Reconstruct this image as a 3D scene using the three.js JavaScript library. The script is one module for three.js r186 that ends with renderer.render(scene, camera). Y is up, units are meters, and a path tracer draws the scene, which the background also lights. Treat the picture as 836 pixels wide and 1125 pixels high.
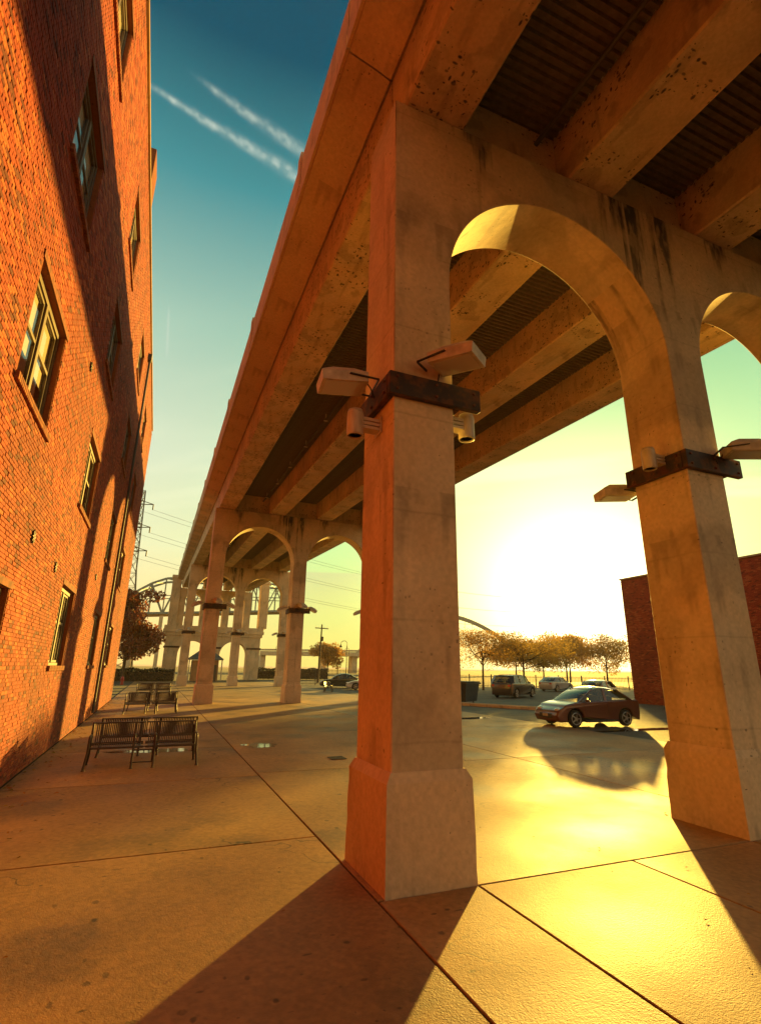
import * as THREE from 'three';
import { mergeGeometries, toCreasedNormals } from 'three/addons/utils/BufferGeometryUtils.js';
import { RoundedBoxGeometry } from 'three/addons/geometries/RoundedBoxGeometry.js';

// ------------------------------------------------------------------ camera, sky, sun, exposure
const scene = new THREE.Scene();
const camera = new THREE.PerspectiveCamera(89.24, 836 / 1125, 0.1, 3000);
camera.position.set(0, 2, 0);
{
  const m = new THREE.Matrix4().makeBasis(
    new THREE.Vector3(0.92303, 0.01387, 0.38448),
    new THREE.Vector3(-0.12310, 0.95746, 0.26098),
    new THREE.Vector3(-0.36451, -0.28822, 0.88547));
  camera.quaternion.setFromRotationMatrix(m);
}
camera.updateMatrixWorld(true); camera.updateProjectionMatrix();

const renderer = new THREE.WebGLRenderer({ antialias: true });
renderer.toneMapping = THREE.LinearToneMapping;
renderer.toneMappingExposure = 3.4;
renderer.shadowMap.enabled = true;

const SUN = new THREE.Vector3(0.688, 0.110, -0.726).normalize();
const sun = new THREE.DirectionalLight(new THREE.Color(1.0, 0.60, 0.09), 5);
sun.position.copy(SUN).multiplyScalar(150); sun.castShadow = true; sun.shadow.radius = 1.6;
sun.shadow.mapSize.set(4096, 4096);
Object.assign(sun.shadow.camera, { left: -90, right: 90, top: 60, bottom: -60, near: 1, far: 400 });
scene.add(sun, sun.target);

// ---- small maths helpers (seeded)
function rngOf(seed) { let a = seed >>> 0; return () => { a = (a + 0x6D2B79F5) | 0; let t = Math.imul(a ^ (a >>> 15), 1 | a); t = (t + Math.imul(t ^ (t >>> 7), 61 | t)) ^ t; return ((t ^ (t >>> 14)) >>> 0) / 4294967296; }; }
const hash2 = (x, y, s) => { let h = Math.imul(x, 374761393) ^ Math.imul(y, 668265263) ^ Math.imul(s, 1274126177); h = Math.imul(h ^ (h >>> 13), 1274126177); return ((h ^ (h >>> 16)) >>> 0) / 4294967296; };
const sm = t => t * t * (3 - 2 * t);
const step = (a, b, x) => sm(Math.min(1, Math.max(0, (x - a) / (b - a))));
const mix = (a, b, t) => a + (b - a) * t;
function vnoise(x, y, per, s) {           // value noise, repeats every per cells
  const xi = Math.floor(x), yi = Math.floor(y), fx = sm(x - xi), fy = sm(y - yi);
  const w = v => ((v % per) + per) % per, a = w(xi), b = w(xi + 1), c = w(yi), d = w(yi + 1);
  return mix(mix(hash2(a, c, s), hash2(b, c, s), fx), mix(hash2(a, d, s), hash2(b, d, s), fx), fy);
}
function fbm(u, v, cells, oct, s) { let a = 0, g = .5, n = 0; for (let i = 0; i < oct; i++) { a += g * vnoise(u * cells, v * cells, cells, s + i); n += g; g *= .5; cells *= 2; } return a / n; }

// ---- the sky: clear sunset air, thin high cloud and three vapour trails
{
  const W = 3072, H = 1536, data = new Float32Array(W * H * 4);
  const key = [[-90, .13, .085, .045], [0, .36, .24, .085], [6, .325, .26, .12], [12, .265, .272, .165], [21, .215, .245, .182], [34, .11, .176, .142], [47, .016, .086, .095], [57, 0, .025, .041], [90, 0, .012, .027]];
  const base = e => { let i = 0; while (i < key.length - 2 && key[i + 1][0] < e) i++; const a = key[i], b = key[i + 1], t = Math.min(1, Math.max(0, (e - a[0]) / (b[0] - a[0]))); return [1, 2, 3].map(k => mix(a[k], b[k], t)); };
  const D = (x, y, z) => new THREE.Vector3(x, y, z).normalize();
  const trails = [[D(-16.6, 125.3, -98.6), D(18.1, 113.8, -98.3), .0075, .62, .15], [D(-8.4, 135.1, -99.6), D(21, 121, -98), .0080, .5, .75], [D(-6.42, 70.7, -99.8), D(-5.55, 60.9, -99.85), .0014, .5, .9]].map(([a, b, w, s, k]) => {
    const n = new THREE.Vector3().crossVectors(a, b).normalize(); return { a, n, t: new THREE.Vector3().crossVectors(n, a), len: a.angleTo(b), w, s, k }; });
  const tbl = []; for (let i = 0; i <= 1800; i++) tbl.push(base(i / 10 - 90));
  for (let j = 0; j < H; j++) {
    const el = ((j + .5) / H - .5) * Math.PI, sy = Math.sin(el), cy = Math.cos(el), ed = el * 180 / Math.PI;
    const b = tbl[Math.round((ed + 90) * 10)];
    for (let i = 0; i < W; i++) {
      const az = ((i + .5) / W - .5) * 2 * Math.PI, x = cy * Math.cos(az), z = cy * Math.sin(az);
      const g = Math.acos(Math.max(-1, Math.min(1, x * SUN.x + sy * SUN.y + z * SUN.z))) * 180 / Math.PI;
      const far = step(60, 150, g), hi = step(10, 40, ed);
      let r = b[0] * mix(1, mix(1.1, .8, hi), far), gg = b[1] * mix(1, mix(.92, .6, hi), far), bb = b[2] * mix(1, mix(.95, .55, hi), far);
      const mid = Math.exp(-((g / 27) ** 2)), near = Math.exp(-((g / 14) ** 2)), ring = Math.exp(-(((g - 27) / 10) ** 2)), core = Math.exp(-((g / 7.5) ** 2));
      bb *= (1 - .6 * mid) * (1 - .15 * ring); gg *= 1 + .12 * mid; r *= 1 - .28 * ring;
      r += near * .5 + core * .75; gg += near * .42 + core * .66; bb += near * .22 + core * .46;
      if (sy > .05) {                       // thin high cloud
        const px = x / (sy + .12), pz = z / (sy + .12);
        const n = fbm(px * .06 + pz * .02 + 7.3, pz * .22 - px * .16 + 3.1, 16, 5, 91);
        const c = step(.55, .8, n) * .3 * step(8, 18, ed) * (1 - .75 * step(25, 45, g)) * step(42, 24, ed);
        r = mix(r, .45, c); gg = mix(gg, .42, c); bb = mix(bb, .28, c);
        for (const t of trails) {
          const d = x * t.n.x + sy * t.n.y + z * t.n.z; if (Math.abs(d) > .04) continue;
          const al = Math.atan2(x * t.t.x + sy * t.t.y + z * t.t.z, x * t.a.x + sy * t.a.y + z * t.a.z), q = al / t.len;
          if (q < -.12 || q > 1.35) continue;
          const wob = t.w > .005 ? (fbm(al * .12 + 5, .5, 64, 2, 17) - .5) * .006 : 0;
          const rag = t.w > .005 ? .1 + 1.7 * fbm(al * 1.6 + 2, d * 2.4 + 4, 64, 5, 33) ** 1.4 : 1;
          const f = Math.exp(-(((d - wob) / (t.w * (t.w > .005 ? .4 + .75 * q : 1))) ** 2)) * t.s * rag * step(-.1, t.k * .35, q) * step(1.35, 1.05, q);
          r = mix(r, .2, f); gg = mix(gg, .225, f); bb = mix(bb, .19, f);
        }
      }
      const o = (j * W + i) * 4; data[o] = r; data[o + 1] = gg; data[o + 2] = bb; data[o + 3] = 1;
    }
  }
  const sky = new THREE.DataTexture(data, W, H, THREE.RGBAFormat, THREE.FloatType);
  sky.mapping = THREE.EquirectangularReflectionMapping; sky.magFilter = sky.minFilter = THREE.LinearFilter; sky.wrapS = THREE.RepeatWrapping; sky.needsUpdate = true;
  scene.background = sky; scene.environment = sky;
}

// ------------------------------------------------------------------ builders
const taken = new Map();
function numbered(n) { const k = taken.get(n) || 0; taken.set(n, k + 1); return k ? n + '_' + String(k).padStart(3, '0') : n; }
function thing(name, label, category, pos = [0, 0, 0], turn = 0, group) {
  const o = new THREE.Group(); o.name = numbered(name); o.position.set(...pos); o.rotation.y = turn;
  o.userData = { label, category }; if (group) o.userData.group = group; scene.add(o); return o;
}
function structure(o, name) { o.name = numbered(name); o.userData.kind = 'structure'; scene.add(o); return o; }
function part(name, geo, mat, parent, pos) { const m = new THREE.Mesh(geo, mat); m.name = name; m.castShadow = m.receiveShadow = true; if (pos) m.position.set(...pos); if (parent) parent.add(m); return m; }
function metreUV(geo, ox = 0, oy = 0) {   // uv in metres, each triangle laid flat along the axis it faces
  const g = geo.index ? geo.toNonIndexed() : geo, p = g.attributes.position, uv = new Float32Array(p.count * 2), a = new THREE.Vector3(), b = new THREE.Vector3(), c = new THREE.Vector3();
  for (let i = 0; i < p.count; i += 3) {
    a.fromBufferAttribute(p, i); b.fromBufferAttribute(p, i + 1); c.fromBufferAttribute(p, i + 2);
    const n = b.clone().sub(a).cross(c.clone().sub(a)), x = Math.abs(n.x), y = Math.abs(n.y), z = Math.abs(n.z);
    [a, b, c].forEach((v, k) => { const o = (i + k) * 2; if (x >= y && x >= z) { uv[o] = v.z; uv[o + 1] = v.y; } else if (y >= z) { uv[o] = v.x; uv[o + 1] = v.z; } else { uv[o] = v.x; uv[o + 1] = v.y; } uv[o] += ox; uv[o + 1] += oy; });
  }
  g.setAttribute('uv', new THREE.BufferAttribute(uv, 2)); return g;
}
function box(x0, x1, y0, y1, z0, z1, bev = 0) {
  const w = Math.abs(x1 - x0), h = Math.abs(y1 - y0), d = Math.abs(z1 - z0);
  const g = bev ? new RoundedBoxGeometry(w, h, d, 1, Math.min(bev, w / 2.1, h / 2.1, d / 2.1)) : new THREE.BoxGeometry(w, h, d);
  g.translate((x0 + x1) / 2, (y0 + y1) / 2, (z0 + z1) / 2); return metreUV(g);
}
function bar(a, b, w, h = w, bev = 0) {   // straight member from a to b
  const A = new THREE.Vector3(...a), B = new THREE.Vector3(...b), L = A.distanceTo(B);
  const g = bev ? new RoundedBoxGeometry(w, h, L, 1, bev) : new THREE.BoxGeometry(w, h, L);
  const o = new THREE.Object3D(); o.position.copy(A).add(B).multiplyScalar(.5); o.lookAt(B); o.updateMatrix();
  return metreUV(g).applyMatrix4(o.matrix);
}
function tube(pts, r, seg = 24, rad = 8, closed = false) { return metreUV(new THREE.TubeGeometry(new THREE.CatmullRomCurve3(pts.map(p => new THREE.Vector3(...p)), closed, 'catmullrom', .25), seg, r, rad, closed)); }
function cyl(r0, r1, h, x, y, z, n = 16) { const g = new THREE.CylinderGeometry(r0, r1, h, n); g.translate(x, y, z); return metreUV(g); }
const join = a => mergeGeometries(a.map(g => { const q = g.index ? g.toNonIndexed() : g; for (const k of Object.keys(q.attributes)) if (!['position', 'normal', 'uv'].includes(k)) q.deleteAttribute(k); return q; }));
function loft(rings) {                    // rings of equal count, ends closed
  const pos = [], n = rings[0].length, tri = (a, b, c) => pos.push(...a, ...b, ...c);
  for (let k = 0; k + 1 < rings.length; k++) for (let i = 0; i < n; i++) { const j = (i + 1) % n, a = rings[k][i], b = rings[k][j], c = rings[k + 1][j], d = rings[k + 1][i]; tri(a, b, c); tri(a, c, d); }
  for (const [r, f] of [[rings[0], 1], [rings[rings.length - 1], 0]]) { const m = [0, 1, 2].map(k => r.reduce((s, p) => s + p[k], 0) / n); for (let i = 0; i < n; i++) { const j = (i + 1) % n; f ? tri(m, r[j], r[i]) : tri(m, r[i], r[j]); } }
  const g = new THREE.BufferGeometry(); g.setAttribute('position', new THREE.Float32BufferAttribute(pos, 3)); g.computeVertexNormals(); return metreUV(g);
}

// ------------------------------------------------------------------ materials
function tex(size, metres, fn, srgb = true) {
  const d = new Uint8Array(size * size * 4);
  for (let j = 0; j < size; j++) for (let i = 0; i < size; i++) { const c = fn((i + .5) / size, (j + .5) / size), o = (j * size + i) * 4; for (let k = 0; k < 3; k++) d[o + k] = Math.max(0, Math.min(255, Math.round(c[k] * 255))); d[o + 3] = 255; }
  const t = new THREE.DataTexture(d, size, size); t.wrapS = t.wrapT = THREE.RepeatWrapping; t.magFilter = THREE.LinearFilter; t.minFilter = THREE.LinearMipmapLinearFilter; t.generateMipmaps = true; t.repeat.set(1 / metres, 1 / metres); if (srgb) t.colorSpace = THREE.SRGBColorSpace; t.needsUpdate = true; return t;
}
const grey = v => [v, v, v];
function scatter(size, count, seed, rmin, rmax) {   // a field of small ragged marks 0..1
  const f = new Float32Array(size * size), R = rngOf(seed);
  for (let n = 0; n < count; n++) {
    const cl = fbm(R(), R(), 4, 2, seed); const x = R() * size, y = R() * size, r = mix(rmin, rmax, R() ** 3) * (0.6 + cl), e = .5 + R();
    if (fbm(x / size, y / size, 5, 3, seed + 5) < .46 + R() * .1) continue;
    for (let j = -Math.ceil(r * 2); j <= r * 2; j++) for (let i = -Math.ceil(r * 2); i <= r * 2; i++) {
      const d = Math.hypot(i * e, j / e) / r + (hash2(i + n, j, seed) - .5) * .35, v = 1 - step(.6, 1.15, d); if (v <= 0) continue;
      const o = ((Math.floor(y + j) + size * 4) % size) * size + (Math.floor(x + i) + size * 4) % size; f[o] = Math.max(f[o], v * (.5 + .5 * hash2(n, 3, seed)));
    }
  } return f;
}
const at = (f, size, u, v) => f[Math.min(size - 1, Math.floor(v * size)) * size + Math.min(size - 1, Math.floor(u * size))];
const T = {};
{
  const pit = scatter(1024, 700, 5, 1, 4), spot = scatter(1024, 1500, 8, 1.5, 9);
  const conc = (u, v) => { const b = fbm(u, v, 4, 5, 3), f = fbm(u, v, 96, 2, 9), st = fbm(u * 1, v * .18, 22, 3, 41); return .83 + (b - .5) * .22 + (f - .5) * .10 - step(.56, .8, st) * .10; };
  const tint = (v, k = 0) => [v * (1 + .02 * k), v * (.89 - .02 * k), v * (.72 - .05 * k)];
  T.concrete = tex(1024, 4, (u, v) => { const c = conc(u, v) * (1 - .55 * at(pit, 1024, u, v)); return tint(c, (fbm(u, v, 7, 3, 77) - .5) * 2); });
  T.spotted = tex(1024, 3.2, (u, v) => { const c = conc(u, v) * (1 - .72 * at(spot, 1024, u, v)) - step(.6, .74, fbm(u, v, 9, 4, 61)) * .1; return tint(c, (fbm(u, v, 7, 3, 78) - .5) * 2); });
  T.concreteBump = tex(512, 2, (u, v) => grey(.5 + (fbm(u, v, 12, 5, 15) - .5) * .6 + (fbm(u, v, 120, 1, 19) - .5) * .25), false);
  // paving: broom-finished concrete, worn and stained
  const pav = scatter(1024, 900, 23, 1, 5);
  T.paving = tex(1024, 6.5, (u, v) => { const b = fbm(u, v, 3, 6, 30), s = step(.52, .75, fbm(u, v, 6, 5, 35)), f = fbm(u, v, 160, 2, 36); const c = .68 + (b - .5) * .42 - s * .13 + (f - .5) * .16 - at(pav, 1024, u, v) * .26 - .25 * step(.0045, .001, Math.abs(fbm(u, v, 4, 5, 130) - .5)) * step(.5, .6, fbm(u, v, 3, 2, 133)); return [c, c * .77, c * .46]; });
  T.pavingBump = tex(1024, 1.3, (u, v) => grey(.5 + (fbm(u, v, 110, 3, 51) - .5) * .9 + (fbm(u, v, 260, 1, 52) - .5) * .5), false);
  T.pavingRough = tex(512, 6.5, (u, v) => grey(.66 + (fbm(u, v, 5, 5, 55) - .5) * .28 - step(.5, .72, fbm(u, v, 6, 5, 35)) * .06), false);
  T.asphalt = tex(512, 3, (u, v) => { const c = .33 + (fbm(u, v, 4, 5, 60) - .5) * .16 + (fbm(u, v, 128, 1, 62) - .5) * .16; return [c, c * .95, c * .86]; });
  T.brick = tex(256, .5, (u, v) => { const c = .80 + (fbm(u, v, 8, 4, 70) - .5) * .5 + (fbm(u, v, 64, 2, 71) - .5) * .35; return [c, c * .97, c * .93]; });
  T.brickBump = tex(256, .25, (u, v) => grey(.5 + (fbm(u, v, 14, 4, 73) - .5) * .9), false);
  T.rust = tex(512, 1.2, (u, v) => { const n = fbm(u, v, 7, 5, 80), k = step(.42, .62, n); return [mix(.20, .36, k), mix(.16, .22, k), mix(.15, .13, k)]; });
  T.grain = tex(256, .6, (u, v) => grey(.86 + (fbm(u, v, 6, 4, 83) - .5) * .34), true);
  T.drip = tex(1024, 12.8, (u, v) => {     // pier concrete: one sheet for the whole face, run-off streaks hanging from the cap
    const X = u * 12.8, Y = v * 12.8; let c = conc(u * 3.2 % 1, v * 3.2 % 1);
    for (const [a, b, len] of [[3.1, 4.0, 1.0], [6.0, 7.9, 2.6], [8.6, 9.6, .8], [11.4, 12.2, 1.6]]) if (X > a && X < b) {
      const n = fbm(u, .31, 96, 3, 7), e = step(a, a + .3, X) * step(b, b - .3, X), L = len * (.2 + 1.5 * n * hash2(Math.floor(X * 9), 2, 3)); c *= 1 - .7 * e * step(10.6, 10.4, Y) * step(.4, .62, n) * step(10.1 - L * 1.2, 10.1 - L * .1, Y) * (.35 + .65 * step(.35, .65, fbm(u, v * .25, 200, 3, 12))); }
    const q = fbm(u, v, 40, 4, 90), m = step(.5, .62, fbm(u, v, 5, 3, 92)) * step(4.9, 5.6, Y) * step(8.2, 7.2, Y) * step(6.6, 7.4, X) * step(9, 8, X);
    c *= 1 - .6 * m * step(.5, .6, q); c *= 1 - .5 * at(pit, 1024, u * 3.2 % 1, v * 3.2 % 1); const seam = Math.abs(((Y + .55 + (fbm(u, v, 60, 2, 14) - .5) * .02) % 1.22) - .61); c *= 1 - .08 * step(.02, .004, seam) * step(.35, .6, fbm(u, v, 12, 3, 18)); c *= 1 - .1 * step(.5, .6, fbm(u, v, 10, 5, 99)); return tint(c, (fbm(u, v, 17, 3, 79) - .5) * 2); });
}
const std = (o) => new THREE.MeshStandardMaterial(o);
const lin = (r, g, b) => new THREE.Color().setRGB(r, g, b);
const M = {
  concrete: std({ map: T.concrete, bumpMap: T.concreteBump, bumpScale: .006, roughness: .82, color: lin(.95, .93, .88) }),
  pier: std({ map: T.drip, bumpMap: T.concreteBump, bumpScale: .006, roughness: .82, color: lin(.95, .93, .88) }),
  girder: std({ map: T.spotted, bumpMap: T.concreteBump, bumpScale: .005, roughness: .8, color: lin(.9, .86, .78) }),
  paving: [[1, .97, .92], [.92, .88, .82], [.85, .83, .78]].map(c => std({ map: T.paving, bumpMap: T.pavingBump, bumpScale: .0015, roughnessMap: T.pavingRough, roughness: 1, color: lin(...c.map(v => v * .86)) })),
  joint: std({ color: lin(.05, .04, .03), roughness: 1 }),
  asphalt: std({ map: T.asphalt, bumpMap: T.pavingBump, bumpScale: .006, roughness: .8 }),
  earth: std({ map: T.asphalt, color: lin(.9, .75, .5), roughness: 1 }),
  deckMetal: std({ map: T.grain, color: lin(.2, .14, .1), roughness: .75, metalness: .2 }),
  mortar: std({ map: T.concrete, bumpMap: T.brickBump, bumpScale: .004, color: lin(.34, .115, .045), roughness: 1 }),
  brick: std({ map: T.brick, bumpMap: T.brickBump, bumpScale: .004, roughness: .9 }),
  stone: std({ map: T.concrete, color: lin(.55, .42, .3), roughness: .9 }),
  frame: std({ map: T.grain, color: lin(.13, .08, .045), roughness: .6 }),
  glass: new THREE.MeshPhysicalMaterial({ color: 0xffffff, roughness: .03, transmission: 1, thickness: 0, ior: 1.5 }),
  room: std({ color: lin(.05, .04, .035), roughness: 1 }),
  reflection_panel: std({ color: lin(.42, .36, .24), roughness: .9 }),
  collar: std({ map: T.rust, roughness: .7, metalness: .2, bumpMap: T.concreteBump, bumpScale: .003 }),
  fixture: std({ map: T.grain, color: lin(.66, .58, .44), roughness: .5 }),
  fixtureDark: std({ color: lin(.05, .045, .04), roughness: .5, metalness: .5 }),
  lens: new THREE.MeshPhysicalMaterial({ color: lin(.55, .52, .45), roughness: .15, clearcoat: 1 }),
  bench: std({ map: T.grain, color: lin(.075, .05, .035), roughness: .42, metalness: .35 }),
  water: new THREE.MeshPhysicalMaterial({ color: lin(.05, .045, .04), roughness: .04, ior: 1.33 }),
  tyre: std({ color: lin(.02, .02, .02), roughness: .85 }),
  rim: std({ color: lin(.45, .44, .42), roughness: .3, metalness: .8 }),
  carGlass: new THREE.MeshPhysicalMaterial({ color: lin(.26, .26, .24), roughness: .03, transmission: .9, thickness: 0, ior: 1.5 }),
  darkGlass: new THREE.MeshPhysicalMaterial({ color: lin(.03, .035, .035), roughness: .05, clearcoat: 1 }),
  trim: std({ color: lin(.03, .03, .03), roughness: .6 }),
  lamp: new THREE.MeshPhysicalMaterial({ color: lin(.7, .68, .6), roughness: .1, clearcoat: 1 }),
  redLamp: new THREE.MeshPhysicalMaterial({ color: lin(.4, .02, .01), roughness: .15, clearcoat: 1 }),
  steel: std({ map: T.grain, color: lin(.30, .33, .28), roughness: .6 }),
  darkSteel: std({ color: lin(.07, .06, .05), roughness: .6, metalness: .3 }),
  bark: std({ map: T.grain, color: lin(.10, .065, .04), roughness: 1 }),
  wood: std({ map: T.grain, color: lin(.12, .08, .05), roughness: .9 }),
  wire: std({ color: lin(.05, .05, .05), roughness: .8 }),
};
const leafMat = (r, g, b) => new THREE.MeshPhysicalMaterial({ color: lin(r, g, b), roughness: .95, transmission: .55, thickness: 0, side: THREE.DoubleSide });

// ------------------------------------------------------------------ ground and paving
structure(part('ground', metreUV(new THREE.PlaneGeometry(1800, 1800).rotateX(-Math.PI / 2).translate(0, -.12, 0)), M.earth), 'ground');
structure(part('parking_lot', metreUV(new THREE.PlaneGeometry(90, 92).rotateX(-Math.PI / 2).translate(59.4, -.025, -36)), M.asphalt), 'parking_lot');
{
  const plaza = new THREE.Group(); structure(plaza, 'plaza');
  part('paving_bed', metreUV(new THREE.PlaneGeometry(20, 92).rotateX(-Math.PI / 2).translate(4.4, -.022, -32)), M.joint, plaza);
  const R = rngOf(4); let n = 0;
  const slab = (x0, x1, z0, z1) => {
    const g = new THREE.Group(), j = .011; const b = .006, r = y => 0;
    const geo = loft([[[x0 + j, -.02, z0 - j], [x1 - j, -.02, z0 - j], [x1 - j, -.02, z1 + j], [x0 + j, -.02, z1 + j]], [[x0 + j, -b, z0 - j], [x1 - j, -b, z0 - j], [x1 - j, -b, z1 + j], [x0 + j, -b, z1 + j]], [[x0 + j + b, 0, z0 - j - b], [x1 - j - b, 0, z0 - j - b], [x1 - j - b, 0, z1 + j + b], [x0 + j + b, 0, z1 + j + b]]]);
    metreUV(geo, R() * 6, R() * 6); part('slab', geo, M.paving[n++ % 7 % 3], plaza);
  };
  for (let z = 13, k = 0; z > -72; z -= 4.0, k++) slab(-2.12, 2.1, z - .03, z - 4.03);
  const near = [2.1, 3.15, 5.14, 7.13, 9.12, 11.7, 14.4];
  for (const [a, b] of [[13, 7.0], [7.0, .97], [.97, -5.03]]) for (let i = 0; i < 6; i++) slab(near[i], near[i + 1], a, b);
  for (let z = -5.03; z > -72; z -= 6.22) for (const [a, b] of [[2.1, 8.2], [8.2, 14.4]]) slab(a, b, z, z - 6.22);
}

// ------------------------------------------------------------------ the viaduct
const RAMP = .043, rise = z => RAMP * (-5.1 - z);
const ramp = g => { const p = g.attributes.position; for (let i = 0; i < p.count; i++) p.setY(i, p.getY(i) + rise(p.getZ(i))); g.computeVertexNormals(); return g; };
const viaduct = thing('viaduct', 'long concrete viaduct on arched piers running over the plaza', 'viaduct');
const COLS = [2.66, 7.61, 12.56], HALF = .41, PIERS = [21.35, -5.1, -31.5, -57.9];
function pierShape(top, apex) {
  const s = new THREE.Shape(), r = (COLS[1] - COLS[0]) / 2 - HALF, sp = apex - r, y0 = 1.0;
  s.moveTo(COLS[0] - HALF, y0); s.lineTo(COLS[0] + HALF, y0); s.lineTo(COLS[0] + HALF, sp);
  s.absarc((COLS[0] + COLS[1]) / 2, sp, r, Math.PI, 0, true); s.lineTo(COLS[1] - HALF, y0); s.lineTo(COLS[1] + HALF, y0); s.lineTo(COLS[1] + HALF, sp);
  s.absarc((COLS[1] + COLS[2]) / 2, sp, r, Math.PI, 0, true); s.lineTo(COLS[2] - HALF, y0); s.lineTo(COLS[2] + HALF, y0); s.lineTo(COLS[2] + HALF, top); s.lineTo(COLS[0] - HALF, top); s.closePath();
  return s;
}
function plinthGeo(cx, cz, seed) {
  const R = rngOf(seed), ring = (y, h, d, n = 6) => { const o = []; for (const [ax, az, bx, bz] of [[-1, 1, 1, 1], [1, 1, 1, -1], [1, -1, -1, -1], [-1, -1, -1, 1]]) for (let k = 0; k < n; k++) { const t = k / n, chip = k === 0 ? R() ** 6 * .012 : 0; o.push([cx + mix(ax, bx, t) * (h - chip), y, cz + mix(az, bz, t) * (d - chip)]); } return o; };
  const rs = []; for (let k = 0; k <= 7; k++) rs.push(ring(k / 7 * .93 - (k ? 0 : .03), mix(.492, .478, k / 7), mix(.56, .545, k / 7))); rs.push(ring(1.025, HALF + .012, .505)); return loft(rs);
}
for (const [i, zf] of PIERS.entries()) {
  const top = 10.03 + rise(zf), cz = zf - .49;
  const g = toCreasedNormals(metreUV(new THREE.ExtrudeGeometry(pierShape(top, top - .9), { depth: .956, bevelEnabled: true, bevelSize: .012, bevelThickness: .012, bevelOffset: -.012, bevelSegments: 1, curveSegments: 40 }).translate(0, 0, zf - .968)), .5);
  if (i !== 1) { const uv = g.attributes.uv; for (let k = 0; k < uv.count; k++) uv.setY(k, uv.getY(k) - rise(zf)); }
  { const uv = g.attributes.uv, q = g.attributes.position, nn = g.attributes.normal; for (let k = 0; k < uv.count; k++) if (Math.abs(nn.getX(k)) > .8 && q.getX(k) < 3.2) uv.setX(k, uv.getX(k) + 5.5); }
  part('arched_pier', g, M.pier, viaduct);
  for (const c of COLS) {
    part('plinth', plinthGeo(c, cz, 11 + i * 7 + Math.round(c)), M.concrete, viaduct);
    const collar = new THREE.Group(); collar.name = 'collar'; viaduct.add(collar);
    const lo = i === 1 && c === COLS[1] ? .12 : 0, ch = (x0, x1, z0, z1) => {
      const b = [box(x0, x1, 5.13 - lo, 5.43 - lo, z0, z1, .012)], ax = x1 - x0 > z0 - z1 && x1 - x0 > .3, o = ax ? (z1 + z0) / 2 > cz ? 1 : -1 : x0 < c ? -1 : 1;
      for (const k of [.08, .5, .92]) for (const y of [5.2, 5.36]) { const g = cyl(.02, .02, .03, 0, 0, 0, 6); ax ? g.rotateX(Math.PI / 2).translate(mix(x0, x1, k), y - lo, o > 0 ? Math.max(z0, z1) + .008 : Math.min(z0, z1) - .008) : g.rotateZ(Math.PI / 2).translate(o > 0 ? x1 + .008 : x0 - .008, y - lo, mix(z0, z1, k)); b.push(g); }
      return part('channel', join(b), M.collar, collar); };
    ch(c - .50, c + .76, zf + .002, zf + .088); ch(c - .50, c + .66, zf - 1.07, zf - .985);
    ch(c - .5, c - .414, zf - .983, zf); ch(c + .414, c + .5, zf - .983, zf);
    part('bearing_pad', box(c - .3, c + .3, top - .002, top + .02, cz - .3, cz + .3), M.collar, viaduct);
  }
  const dz = [zf - .8, zf - .25];          // cross walls between the girders over the pier
  for (let k = 0; k < 3; k++) part('diaphragm', box(3.43 + k * 3.06, 5.46 + k * 3.06, top + .004, top + 1.12, ...dz), M.girder, viaduct);
}
const ENDS = [21.6, -5.59, -31.99, -58.39, -86];
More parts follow.
